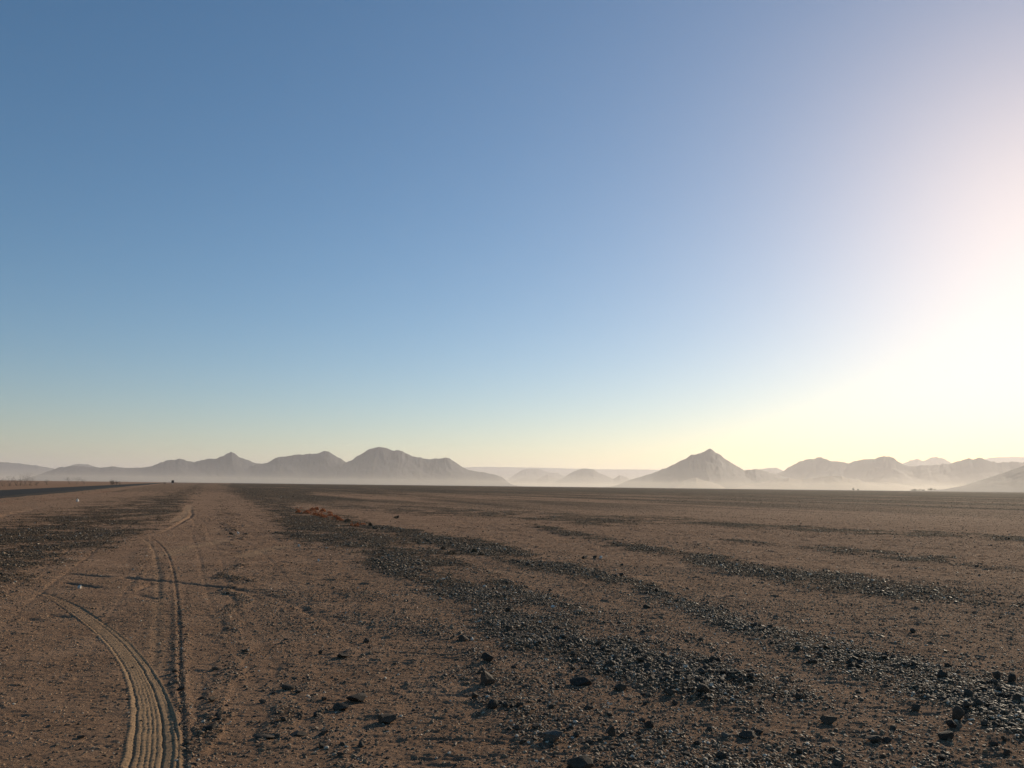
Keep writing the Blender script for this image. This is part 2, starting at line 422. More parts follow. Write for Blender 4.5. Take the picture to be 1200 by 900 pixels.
def rot_mats(n, tilt=.5):
    a = rng.uniform(0, 2 * np.pi, n); t = rng.normal(0, tilt, n); b = rng.uniform(0, 2 * np.pi, n)
    ca, sa = np.cos(a), np.sin(a); ct, st = np.cos(t), np.sin(t); cb, sb = np.cos(b), np.sin(b)
    Z = np.zeros(n); O = np.ones(n)
    Rz = np.stack([ca, -sa, Z, sa, ca, Z, Z, Z, O], 1).reshape(-1, 3, 3)
    Rx = np.stack([O, Z, Z, Z, ct, -st, Z, st, ct], 1).reshape(-1, 3, 3)
    Rb = np.stack([cb, -sb, Z, sb, cb, Z, Z, Z, O], 1).reshape(-1, 3, 3)
    return Rb @ Rx @ Rz
def scatter_mesh(name, x, y, z, size, shapes, material, tilt=.5, tint=None):
    V, F, T = [], [], []; off = 0
    pick = rng.integers(0, len(shapes), len(x))
    tint = rng.random(len(x)) if tint is None else tint
    for k, (bv, bf) in enumerate(shapes):
        s = np.where(pick == k)[0]
        if not len(s): continue
        Rm = rot_mats(len(s), tilt)
        vv = np.einsum('nij,vj->nvi', Rm, bv) * size[s][:, None, None]
        vv += np.stack([x[s], y[s], z[s] + size[s] * .02], 1)[:, None, :]
        nv = len(bv)
        ff = bf[None] + (off + np.arange(len(s)) * nv)[:, None, None]
        V.append(vv.reshape(-1, 3)); F.append(ff.reshape(-1)); T.append(np.repeat(tint[s], nv)); off += len(s) * nv
    V = np.vstack(V); F = np.concatenate(F); T = np.concatenate(T)
    print(name, len(x), 'stones', len(V), 'verts')
    return mesh_np(name, V, F, 3, [material], False, {'tint': T})
def sample_ground(n, r0_, r1_, power=1.0, a0=-38, a1=38):
    """points in the wedge of plain in view; density falls with distance"""
    u = rng.random(n)
    r = (r0_ ** power + u * (r1_ ** power - r0_ ** power)) ** (1 / power) if power else r0_ * (r1_ / r0_) ** u
    a = np.radians(rng.uniform(a0, a1, n))
    return r * np.sin(a), r * np.cos(a)
def zsurf(x, y):
    m_, _, _ = masks(x, y); return height(x, y, m_), m_

tiny = [rock_shape(1, 100 + k, .62, 3, .3) for k in range(8)]
mid = [rock_shape(2, 200 + k, .6, 6, .3) for k in range(10)]
octv = np.array([[1, 0, 0], [-1, 0, 0], [0, 1, 0], [0, -1, 0], [0, 0, .7], [0, 0, -.5]], float)
octf = np.array([[0, 2, 4], [2, 1, 4], [1, 3, 4], [3, 0, 4], [2, 0, 5], [1, 2, 5], [3, 1, 5], [0, 3, 5]])
octs = []
for k in range(8):
    q = np.random.default_rng(300 + k); octs.append((octv * q.uniform(.6, 1.1, 3) * [1, 1, .75] + q.normal(0, .12, (6, 3)), octf))

GX, GY, GS, GK = [], [], [], []
def add_gravel(n, r0_, r1_, power, smin, smax, base, gain, kind, expo=2.6):
    x, y = sample_ground(n, r0_, r1_, power)
    mm, ff, _ = masks(x, y)
    lane = lane_mask(x * RN[0] + y * RN[1], x * RD[0] + y * RD[1])
    keep = rng.random(n) < np.clip(base * (1 - .6 * lane) + .85 * gain * mm ** 1.2, 0, 1) * (1 - .9 * sstep(.2, .6, ff))
    x, y, mm = x[keep], y[keep], mm[keep]
    u = rng.random(len(x)); s = smin * (1 - u * (1 - (smin / smax) ** (expo - 1))) ** (-1 / (expo - 1))
    GX.append(x); GY.append(y); GS.append(s * (.8 + .35 * mm)); GK.append(np.full(len(x), kind))
add_gravel(460000, 4.0, 12, 1.3, .0040, .020, .14, 1.0, 0, 2.2)
add_gravel(36000, 4.0, 12, 1.6, .012, .036, .02, .75, 1, 3.2)
add_gravel(460000, 12, 30, 1.2, .0075, .026, .09, .95, 2, 2.2)
add_gravel(34000, 12, 30, 1.3, .020, .045, .018, .7, 1, 3.6)
add_gravel(230000, 30, 85, 1.0, .018, .044, .06, .9, 2)
add_gravel(60000, 85, 260, .6, .04, .09, .08, .8, 2)
GX = np.concatenate(GX); GY = np.concatenate(GY); GS = np.concatenate(GS); GK = np.concatenate(GK)
la_ = GX * RN[0] + GY * RN[1]
ok = (la_ > -12.5)                                     # nothing lies on the road
GX, GY, GS, GK = GX[ok], GY[ok], GS[ok], GK[ok]
GZ, _ = zsurf(GX, GY)

# the stones that show largest are things of their own
pix = GS * FX / np.hypot(GX, GY)
ppx, ppy = project(GX, GY)
inview = (ppx > 5) & (ppx < 1195) & (ppy < 893) & (GK == 1)
order = np.argsort(-np.where(inview, pix, -1))
solo = order[:210]
rest = np.ones(len(GX), bool); rest[solo] = False
tn = rng.random(len(GX)) * .985
parts = []
for kind, shp in ((0, tiny), (1, mid), (2, octs)):
    s = rest & (GK == kind)
    parts.append(scatter_mesh('gravel', GX[s], GY[s], GZ[s], GS[s], shp, M_gravel, .45, tn[s]))
# one object for all the gravel nobody could count
def join_meshes(name, mes):
    V, F, T = [], [], []; off = 0
    for me_ in mes:
        nv = len(me_.vertices); v = np.empty(nv * 3, np.float32); me_.vertices.foreach_get('co', v)
        l = np.empty(len(me_.loops), np.int32); me_.loops.foreach_get('vertex_index', l)
        t = np.empty(nv, np.float32); me_.attributes['tint'].data.foreach_get('value', t)
        V.append(v.reshape(-1, 3)); F.append(l + off); T.append(t); off += nv
    mt = mes[0].materials[0]
    for me_ in mes: bpy.data.meshes.remove(me_)
    return mesh_np(name, np.vstack(V), np.concatenate(F), 3, [mt], False, {'tint': np.concatenate(T)})
go = put('gravel', join_meshes('gravel', parts))
tag(go, 'dark gravel and pebbles strewn in windrows over the plain', 'gravel', kind='stuff')
# crumbs of crusted sand between them
x, y = sample_ground(120000, 4.0, 16, 1.2); mm, ff, _ = masks(x, y)
k = rng.random(len(x)) < .75 * (1 - sstep(.15, .5, ff)) * (.35 + .65 * (fbm(x * 2.2, y * 3.5, 71, 3) > -.05)); x, y = x[k], y[k]
z, _ = zsurf(x, y)
co_ = put('sand_crumbs', scatter_mesh('sand_crumbs', x, y, z - .002, rng.uniform(.004, .011, len(x)) * (1 + .04 * np.hypot(x, y)), tiny[:5], M_clod, .4))
tag(co_, 'small crumbs of crusted brown sand on the plain', 'sand', kind='stuff')

def make_stone(name, px, py, wpx, hpx, material, label, group=None, seed=0, round_=False, pos=None, size=None):
    """a stone whose foot stands at a given spot of the plain; wpx/hpx = its size there"""
    if pos is None:
        gp = ground_pt(px, py); x0, y0 = gp[0], gp[1]; d = math.hypot(x0, y0)
        hw = wpx / 2 * d / FX; hh = hpx * d / FX
        y0 += hw * .5
    else:
        x0, y0 = pos; hw, hh = size
    rg = np.random.default_rng(seed + 900)
    v, f = rock_shape(3, 500 + seed, .6, 6 if round_ else 14, .2 if round_ else .45)
    v = v.copy(); v[:, 0] *= hw / np.abs(v[:, 0]).max(); v[:, 1] *= hw * rg.uniform(.6, .9) / np.abs(v[:, 1]).max()
    v[:, 2] *= hh * .62 / np.abs(v[:, 2]).max(); v[:, 2] -= v[:, 2].min() + hh * .2
    me_ = mesh_np('stone', v, f.ravel(), 3, [material], round_ or material is M_grey, {'tint': np.full(len(v), rg.random() * .3)})
    z0, _ = zsurf(np.array([x0]), np.array([y0]))
    o = put(name, me_, None, (x0, y0, float(z0[0])), 0 if pos is None else rg.uniform(0, 6.28))
    if pos is not None: pass
    tag(o, label, 'stone', group)
    return o
ST = [
 (684,807,31,10,'d','broad flat dark stone slab, widest one in the middle foreground gravel',0),
 (570,806,20,17,'d','tall blocky dark stone standing below a smaller grey stone in the middle foreground',0),
 (571,780,15,9,'d','dark grey stone just above the tall blocky dark stone',0),
 (648,873,24,14,'g','largest rounded grey cobble, near the bottom edge in the centre',0),
 (556,820,10,7,'d','small brownish stone left of the column of dark stones in centre foreground',0),
 (576,834,15,11,'d','pointed dark stone leaning in the sand, upper left of the grey cobble',0),
 (419,824,26,9,'d','dark low hump of stone, upper one of three in the sand left of centre',0),
 (398,834,20,9,'d','dark wedge stone with a pointed left end, leftmost of three in the sand',0),
 (452,849,22,9,'d','dark humped stone, lowest and rightmost of three in the sand left of centre',0),
 (400,773,15,5,'d','flat dark stone lying alone on sand below a small round one',0),
 (429,754,9,7,'d','small round dark stone alone on sand at the lower edge of the gravel patch',0),
 (375,768,6,5,'d','tiny dark stone on bare sand left of a flat dark one',0),
 (824,818,15,10,'d','squarish dark stone in thin gravel right of the middle foreground',0),
 (786,819,17,6,'d','flat dark stone to the left of a squarish dark stone in thin gravel',0),
 (716,865,13,11,'d','upright dark stone to the right of the grey cobble',0),
 (1125,847,13,13,'r','round dark grey boulder-like stone perched on its edge beside a smaller stone, lower right',1),
 (1119,855,12,8,'d','small angular stone tucked under the round dark grey stone, lower right',0),
 (1111,869,15,9,'d','smooth black stone on bare sand just below the round perched stone',1),
 (1076,835,10,7,'d','small black stone on sand just below the edge of the right gravel windrow',0),
 (1106,799,12,7,'d','black stone with a lit top within the right gravel windrow',0),
 (1171,799,10,8,'r','rounded dark stone at the upper edge of the right windrow, left one of two',1),
 (1187,802,9,7,'r','rounded dark stone at the upper edge of the right windrow, right one of two',1),
 (1112,783,9,5,'d','flat dark stone at the upper fringe of the right gravel windrow',0),
 (1178,869,6,5,'d','small dark stone on sand near right edge of photo, upper of two',0),
 (1181,887,7,7,'d','round small dark stone on sand near right edge of photo, lower of two',1),
 (1196,830,13,7,'d','dark stone in the windrow cut by the right edge of the photo',0),
 (954,780,11,5,'d','flat dark stone on sand touching the lower edge of the right windrow',0),
 (1071,741,7,4,'d','single dark stone on the bare sand above the right windrow',0),
 (843,779,8,6,'d','dark stone on clean sand between the central and right windrows, largest there',0),
 (822,754,6,4,'d','small dark stone on clean sand above a larger one between windrows',0),
 (684,656,6,4,'d','dark stone on distant sand left of a black and white pair',0),
 (697,656,5,4,'d','dark stone touching a pale stone on distant sand',0),
 (704,656,4,3,'p','pale stone touching a dark stone on distant sand',0),
 (728,676,7,4,'d','dark stone on distant sand, lower right of the black and white pair',0),
 (729,664,5,3,'d','small dark stone on distant sand right of the black and white pair',0),
 (758,713,9,5,'d','dark angular stone on sand in the centre between two windrows',0),
 (596,720,8,6,'d','bulky dark stone at the middle of the central gravel windrow',0),
 (93,690,5,4,'p','white stone with dark shadow beside the short ruts on the left sand',1),
 (90,588,3,3,'p','tiny white stone on the reddish shoulder of the road, far left',0),
 (279,626,3.5,3,'p','white stone among a few dark ones on the far dirt path',0),
 (271,626,6,2.5,'d','dark stone on the left side of the white one on the far dirt path',0),
 (287,626,6,2.5,'d','dark stone on the right side of the white one on the far dirt path',0),
 (350,642,3.5,3,'p','white stone in the dark gravel left edge, behind the rust shrubs path',0),
 (373,658,3,3,'p','white stone in the dark gravel of the central windrow, far part',0),
 (648,714,5,3,'p','white stone on thin upper branch of the central windrow',0),
 (553,751,4,4,'p','bright white stone at lower left edge of the central windrow',0),
 (542,752,14,6,'d','dark stone left of the bright white stone in the central windrow',0),
 (310,867,24,5,'d','long flat dark stone lying in the sand at the lower left',0),
 (336,810,16,6,'d','dark stone on sand, upper one of the lower left flat stones',0),
 (347,864,20,6,'d','low dark brown stone right of a long flat one at the lower left',0),
 (877,869,20,9,'d','wide black stone in loose gravel at lower right of centre',0),
 (851,868,10,6,'g','pale topped stone left of a wide black stone in loose gravel',0),
 (679,905,34,14,'d','dark rock cut by bottom edge of the photo right of the grey cobble',0),
 (1028,873,19,8,'d','dark stone at the lower edge of the small lower right windrow',0),
 (972,850,18,9,'d','dark stone in the middle of the small lower right windrow',0),
 (938,824,9,7,'d','dark stone at the top end of the small lower right windrow',0),
 (605,858,9,5,'d','small dark stone upper left of the grey cobble',0),
 (627,858,12,6,'d','dark stone just above the grey cobble',0),
 (466,607,3.5,3,'d','tiny dark stone on pale far sand right of the rust coloured shrubs',0),
 (716,787,12,7,'d','dark stone at lower fringe of the central windrow under its thickest part',0),
 (752,784,13,6,'d','dark stone on the right fringe of the central windrow',0),
 (728,812,16,8,'d','clump-like dark stone in thin gravel right of the flat slab',0),
 (761,857,11,8,'d','dark pointed stone in thin gravel low in the centre right',0),
]
mats = {'d': M_dark, 'g': M_grey, 'p': M_pale, 'r': M_dark}
for q, (px, py, wp, hp, kd, lab, rn) in enumerate(ST):
    make_stone('stone', px, py, wp, hp, mats[kd], lab, None, q, bool(rn))
for q, idx in enumerate(solo):
    px, py = ppx[idx], ppy[idx]; s = GS[idx]
    if py > 780: zone = 'angular dark stone lying loose in the foreground gravel'
    elif px > 760: zone = 'angular dark stone in the windrows right of centre'
    else: zone = 'angular dark stone in the windrows left of centre'
    make_stone('stone', 0, 0, 0, 0, M_dark, zone, zone.replace('angular dark stone', 'angular dark stones'), 100 + q, False, (GX[idx], GY[idx]), (s, s * rng.uniform(.8, 1.2)))

# ------------------------------------------------------------------ dry plants
def plant_mat(name, c1, c2):
    mt, n, b, L = mat(name)
    a = N(n, 'ShaderNodeAttribute', attribute_name='tint')
    L.new(mixc(n, L, a.outputs['Fac'], c1, c2), b.inputs['Base Color']); b.inputs['Roughness'].default_value = .8
    return mt
M_rust = plant_mat('rust_leaves', (.22, .055, .02), (.72, .25, .06))
M_olive = plant_mat('dry_leaves', (.06, .045, .025), (.17, .12, .06))
M_twig = plant_mat('dry_twigs', (.10, .075, .055), (.20, .16, .12))
M_tree = plant_mat('tree_leaves', (.04, .05, .025), (.09, .10, .05))
def tubes(segs, r0_, r1_):
    """list of (a, b) segments as tapered triangular tubes"""
    V, F = [], []
    for (a, b_, ra, rb) in segs:
        a = np.array(a, float); b_ = np.array(b_, float); d = b_ - a; d /= max(np.linalg.norm(d), 1e-6)
        u = np.cross(d, [0, 0, 1.0]); 
        if np.linalg.norm(u) < .1: u = np.cross(d, [1.0, 0, 0])
        u /= np.linalg.norm(u); w_ = np.cross(d, u); o = len(V)
        for p, r in ((a, ra), (b_, rb)):
            for k in range(4): V.append(p + r * (math.cos(k * math.pi / 2) * u + math.sin(k * math.pi / 2) * w_))
        for k in range(4): F.append([o + k, o + (k + 1) % 4, o + 4 + (k + 1) % 4, o + 4 + k])
    return np.array(V), np.array(F)
def branching(rg, h, spread, n, depth=3, r=.012):
    segs = []
    def grow(p, d, L, rr, k):
        e = p + d * L; segs.append((p, e, rr, rr * .6)); 
        if k == 0: return
        for _ in range(rg.integers(2, 4)):
            nd = d + rg.normal(0, .42, 3); nd[2] = abs(nd[2]) * .9 + .1; nd /= np.linalg.norm(nd)
            grow(e, nd, L * rg.uniform(.55, .85), rr * .6, k - 1)
    for _ in range(n):
        a = rg.uniform(0, 6.28); d = np.array([math.cos(a) * spread, math.sin(a) * spread, 1.0]); d /= np.linalg.norm(d)
        grow(np.array([rg.normal(0, .02), rg.normal(0, .02), -.02]), d, h * rg.uniform(.3, .45), r, depth)
    return segs
def leaf_cloud(rg, n, w_, h_, size, hollow=.4):
    """many small leaf faces through a dome"""
    u = rg.normal(size=(n, 3)); u /= np.linalg.norm(u, axis=1)[:, None]; u[:, 2] = np.abs(u[:, 2])
    p = u * rg.uniform(hollow, 1, n)[:, None] ** .6
    lump = 1 + .35 * fbm(u[:, 0] * 2 + 3, u[:, 1] * 2 + u[:, 2], int(rg.integers(1e4)), 2); p *= lump[:, None]
    p *= [w_, w_ * .85, h_]
    d1 = rg.normal(size=(n, 3)); d1 /= np.linalg.norm(d1, axis=1)[:, None]; d2 = np.cross(d1, rg.normal(size=(n, 3))); d2 /= np.linalg.norm(d2, axis=1)[:, None]
    s = size * rg.uniform(.6, 1.5, n)[:, None]
    V = np.stack([p - d1 * s, p + d2 * s * .45, p + d1 * s, p - d2 * s * .45], 1).reshape(-1, 3)
    F = np.arange(4 * n).reshape(-1, 4); T = np.repeat(rg.random(n), 4)
    return V, F, T
def make_plant(name, px, py, wpx, hpx, lm, label, group, seed, leaves=420, catname='shrub'):
    wpx *= 1.35; hpx *= 1.3
    gp = ground_pt(px, py); d = math.hypot(gp[0], gp[1]); w_ = wpx / 2 * d / FX; h_ = hpx * d / FX
    rg = np.random.default_rng(seed + 4000)
    z0, _ = zsurf(np.array([gp[0]]), np.array([gp[1]]))
    root = put(name, None, None, (gp[0], gp[1], float(z0[0]) - .01)); root.empty_display_size = .1
    tag(root, label, catname, group)
    segs = branching(rg, h_ * .9, w_ / max(h_, .01) * .8, 6, 2, max(h_ * .03, .003))
    V, F = tubes(segs, 0, 0)
    put('stem', mesh_np('stem', V, F.ravel(), 4, [M_twig], False, {'tint': rg.random(len(V))}), root)
    V, F, T = leaf_cloud(rg, leaves, w_, h_ * .95, max(h_ * .11, .008))
    put('foliage', mesh_np('foliage', V, F.ravel(), 4, [lm], False, {'tint': T}), root)
    return root
PL = [
 (349,601.5,5,3.5), (359,603,8,3.5), (366,598.5,5,3), (371,598,4,3), (369,604.5,6,3), (375,606,7,3.5), (379,608,7,3.5), (378,600,6,3.5), (386,602,5,2.5), (387,606,6,3), (393,607.5,5,3), (397,610,5,3), (400,611.5,5,2.5),
]
labs = ['leftmost rust red low shrub in the shrub row, set apart on sand', 'wide rust red low shrub second from left in the shrub row', 'rust red low shrub in the back of the shrub row, left', 'darkest small low shrub at the very back of the shrub row',
 'rust red low shrub at the front of the row, left of its thickest clump', 'orange rust shrub in the thickest clump at the front of the row', 'largest rust red shrub, lowest in the thick clump of the row', 'dark rounded shrub standing behind the thick clump of the row',
 'pale orange shrub behind the thick clump, right side', 'orange rust shrub just right of the thick clump', 'dark rust shrub right of the thick clump where the row narrows', 'small rust shrub on the narrow tail of the row',
 'small flat rust shrub ending the narrow tail of the row']
for q, (px, py, wp, hp) in enumerate(PL):
    make_plant('dry_shrub', px, py, wp, hp, M_rust, labs[q], 'rust coloured shrubs in a row on the plain', q)
for q in range(26):
    t_ = rng.random(); px_ = 346 + 62 * t_ + rng.normal(0, 3); py_ = 600.5 + 12 * t_ + rng.normal(0, 1.6) - (2.5 if t_ < .5 else 0)
    make_plant('dry_shrub', px_, py_, rng.uniform(1.8, 3.6), rng.uniform(1.2, 2.4), M_rust, 'tiny rust coloured tuft scattered among the larger shrubs of the row', 'tiny rust tufts of the shrub row', 200 + q, 90)
PL2 = [
 (407,613,7,4,M_olive,'brown green shrub right after the row of rust shrubs'), (412,617.5,4,2.5,M_rust,'tiny rust shrub left of a wide rust pair'),
 (418,618,6,4,M_rust,'round rust shrub with a long low one to its right'), (425,616.5,7,2.5,M_rust,'long low rust shrub touching a round one on its left'),
 (434,618.5,4,3.5,M_olive,'small dark shrub, upper left of the last two past the row'), (439.5,621,4,3,M_olive,'small dark shrub, lower right of the last two past the row'),
 (464,608,4,3,M_olive,'lone dark shrub on the far sand right of the rust row'),
 (529,651,9,4.5,M_olive,'dark cushion shrub casting a long shadow on sand above the central windrow'), (519,645,4.5,4,M_olive,'small dark shrub upper left of the cushion shrub'),
 (509,646,7,3.5,M_twig,'bare twiggy plant left of the cushion shrub'), (556,649,6,4.5,M_olive,'dark shrub at the edge of the gravel right of the cushion shrub'),
 (564,652,4,2.5,M_olive,'tiny dark shrub in gravel just right of a larger dark one'),
]
for q, (px, py, wp, hp, lm, lab) in enumerate(PL2):
    make_plant('dry_shrub', px, py, wp, hp, lm, lab, 'low dry shrubs on the plain', 40 + q, 60 if lm is M_twig else 380)
# leafless bushes beyond the road, far left
BU = [(-14,569,10,9),(3,569,8,8),(11,569,6,10),(19,568.5,5,6),(24,568.5,6,8),(29,568.5,7,13),(35,568.5,5,8),(42,568,4,4),(55,567.5,4,5),(81,567,4,8),(90,567,8,8),(99,567,7,6)]
bl = ['bare bush at far left cut by the edge of the photo','bare bush nearest the left edge beyond the road','tall thin bare bush, second from the left edge beyond the road','short bare bush between taller ones beyond the road','bare bush left of the tallest one beyond the road',
 'tallest bare bush beyond the road, far left','bare bush right of the tallest one beyond the road','stubby bare bush on open ground right of the left bush clump','faint low bare bush midway between both bush clumps beyond the road','upright bare bush, left of three together beyond the road','wide forked bare bush, middle of three beyond the road','small bare bush, right of three together beyond the road']
for q, (px, py, wp, hp) in enumerate(BU):
    gp = ground_pt(px, py, .25); d = math.hypot(gp[0], gp[1]); h_ = hp * d / FX; w_ = wp / 2 * d / FX
    rg = np.random.default_rng(q + 70); root = put('bare_bush', None, None, (gp[0], gp[1], .1))
    tag(root, bl[q], 'bush', 'bare bushes beyond the road')
    V, F = tubes(branching(rg, h_ * .95, w_ / h_ * 1.1, 7, 4, .02), 0, 0)
    put('branches', mesh_np('branches', V, F.ravel(), 4, [M_twig], False, {'tint': rg.random(len(V))}), root)
    V, F, T = leaf_cloud(rg, 60, w_, h_ * .3, .05, .2)
    put('foliage', mesh_np('foliage', V, F.ravel(), 4, [M_olive], False, {'tint': T}), root)
# bushes near the horizon beside the road
for q, (px, dd, wm, hm, lab) in enumerate([(131.5, 420, 1.0, 2.4, 'thin bush on the horizon left of the road, left of two'), (136.5, 420, 2.4, 1.9, 'rounded bush on the horizon left of the road, right of two'), (193, 700, 1.2, 1.6, 'tiny bush on the horizon near the road marker')]):
    dr = ray(px, 565); dr = dr / math.hypot(dr[0], dr[1]); rg = np.random.default_rng(90 + q)
    root = put('horizon_bush', None, None, (dr[0] * dd, dr[1] * dd, .0)); tag(root, lab, 'bush')
    V, F = tubes(branching(rg, hm, .4, 6, 3, .06), 0, 0); put('branches', mesh_np('branches', V, F.ravel(), 4, [M_twig], False, {'tint': rg.random(len(V))}), root)
    V, F, T = leaf_cloud(rg, 160, wm, hm, .14); put('foliage', mesh_np('foliage', V, F.ravel(), 4, [M_twig], False, {'tint': T}), root)

# flat-topped trees far out on the right
def make_tree(px, dd, wm, hm, lab, seed, n=2600):
    dr = ray(px, 573); dr = dr / math.hypot(dr[0], dr[1]); rg = np.random.default_rng(seed)
    root = put('desert_tree', None, None, (dr[0] * dd, dr[1] * dd, -.1)); tag(root, lab, 'tree', 'hazy trees far out on the plain')
    segs = [((0, 0, 0), (.2, 0, hm * .35), .35, .28)]
    for k in range(7):
        a = k * .9 + rg.uniform(-.3, .3); e = (math.cos(a) * wm * .35, math.sin(a) * wm * .35, hm * .7)
        segs.append(((.2, 0, hm * .33), e, .2, .08))
    V, F = tubes(segs, 0, 0); put('trunk', mesh_np('trunk', V, F.ravel(), 4, [M_twig], False, {'tint': rg.random(len(V))}), root)
    VV, FF, TT = [], [], []; off = 0
    for k in range(9):
        a = rg.uniform(0, 6.28); rr = wm * .38 * math.sqrt(rg.random())
        V, F, T = leaf_cloud(rg, n // 9, wm * rg.uniform(.12, .22), hm * rg.uniform(.3, .45), .6, .1)
        V = V + [math.cos(a) * rr, math.sin(a) * rr, hm * rg.uniform(.08, .6) * (1 - .5 * rr / (wm * .4))]
        VV.append(V); FF.append(F + off); TT.append(T); off += len(V)
    put('crown', mesh_np('crown', np.vstack(VV), np.vstack(FF).ravel(), 4, [M_tree], False, {'tint': np.concatenate(TT)}), root)
make_tree(1074, 4200, 54, 15, 'lower and wider hazy tree clump on the right horizon, left of a taller one', 1)
make_tree(1091, 4150, 48, 21, 'tallest hazy tree clump on the right horizon before the dark slope', 2)
make_tree(1082, 4250, 15, 11, 'small hazy tree between the two big clumps on the right horizon', 3)
make_tree(1000, 4000, 11, 13, 'small hazy tree below the low dunes, left of two', 4)
make_tree(1005.5, 4000, 8, 10, 'smallest hazy tree below the low dunes, right of two', 5)

# ------------------------------------------------------------------ road with its low embankment, and the marker beside it
mt, n, b, L = mat('asphalt')
co = N(n, 'ShaderNodeTexCoord').outputs['Object']; ns = N(n, 'ShaderNodeTexNoise'); ns.inputs['Scale'].default_value = 3; ns.inputs['Detail'].default_value = 8; L.new(co, ns.inputs['Vector'])
rp = ramp(n, [(.35, (.020, .018, .016)), (.7, (.034, .030, .027))]); L.new(ns.outputs['Fac'], rp.inputs[0]); L.new(rp.outputs[0], b.inputs['Base Color'])
b.inputs['Roughness'].default_value = .95; b.inputs['Specular IOR Level'].default_value = .1
M_asph = mt
prof = [(-22.6, -.3), (-21.3, .16), (-21.0, .19), (-17.2, .24), (-13.5, .19), (-13.3, .16), (-12.6, -.3)]
als = np.concatenate([np.arange(-60, 200, 4.0), np.geomspace(200, 6000, 60)])
V = []
for a in als:
    for (o, z) in prof: V.append([RN[0] * o + RD[0] * a, RN[1] * o + RD[1] * a, z])
np_ = len(prof); F = []
for i in range(len(als) - 1):
    for k in range(np_ - 1): F.append([i * np_ + k, i * np_ + k + 1, (i + 1) * np_ + k + 1, (i + 1) * np_ + k])
ro = put('road', mesh_np('road', np.array(V), np.array(F)[:, ::-1].ravel(), 4, [M_asph], False))
tag(ro, 'dark asphalt road crossing the plain on the far left', 'road', kind='structure')
M_post = stone_material('painted_post', [(0, (.5, .48, .45)), (1, (.5, .48, .45))], .7, .3)
M_panel = stone_material('sign_back', [(0, (.05, .048, .05)), (1, (.05, .048, .05))], .6, .3)
def boxm(name, x0, x1, y0, y1, z0, z1, mt_):
    v = np.array([[x, y, z] for z in (z0, z1) for y in (y0, y1) for x in (x0, x1)], float)
    f = [[0, 2, 3, 1], [4, 5, 7, 6], [0, 1, 5, 4], [2, 6, 7, 3], [0, 4, 6, 2], [1, 3, 7, 5]]
    return mesh_np(name, v, np.array(f).ravel(), 4, [mt_], False, {'tint': np.zeros(8)})
d0 = ray(202.3, 566); d0 = d0 / math.hypot(d0[0], d0[1]) * 560
root = put('road_marker', None, None, (d0[0], d0[1], 0), -ang); tag(root, 'small dark marker board on a pale post beside the road near the horizon', 'road marker')
put('post', boxm('post', -.12, .12, -.06, .06, -.3, 1.3, M_post), root)
put('board', boxm('board', -.75, .75, -.1, -.05, 1.0, 2.6, M_panel), root)

# ------------------------------------------------------------------ mountains
def rock_mat(name, c1, c2, c3):
    mt, n, b, L = mat(name)
    co = N(n, 'ShaderNodeTexCoord').outputs['Object']
    ns = N(n, 'ShaderNodeTexNoise'); ns.inputs['Scale'].default_value = .006; ns.inputs['Detail'].default_value = 9; ns.inputs['Roughness'].default_value = .65; L.new(co, ns.inputs['Vector'])
    rp = ramp(n, [(.35, c1), (.6, c2)]); L.new(ns.outputs['Fac'], rp.inputs[0])
    # wind-blown sand lies on the gentler slopes
    ge = N(n, 'ShaderNodeNewGeometry'); sx = N(n, 'ShaderNodeSeparateXYZ'); L.new(ge.outputs['Normal'], sx.inputs[0])
    s = mth(n, L, 'MULTIPLY', mth(n, L, 'SUBTRACT', sx.outputs[2], .96), 20, True)
    L.new(mixc(n, L, s, rp.outputs[0], c3), b.inputs['Base Color']); b.inputs['Roughness'].default_value = .9; b.inputs['Specular IOR Level'].default_value = .2
    return mt
M_rock = rock_mat('mountain_rock', (.052, .052, .060), (.068, .066, .073), (.078, .072, .074))
M_dune = rock_mat('dune_sand', (.24, .18, .13), (.30, .23, .16), (.36, .28, .20))
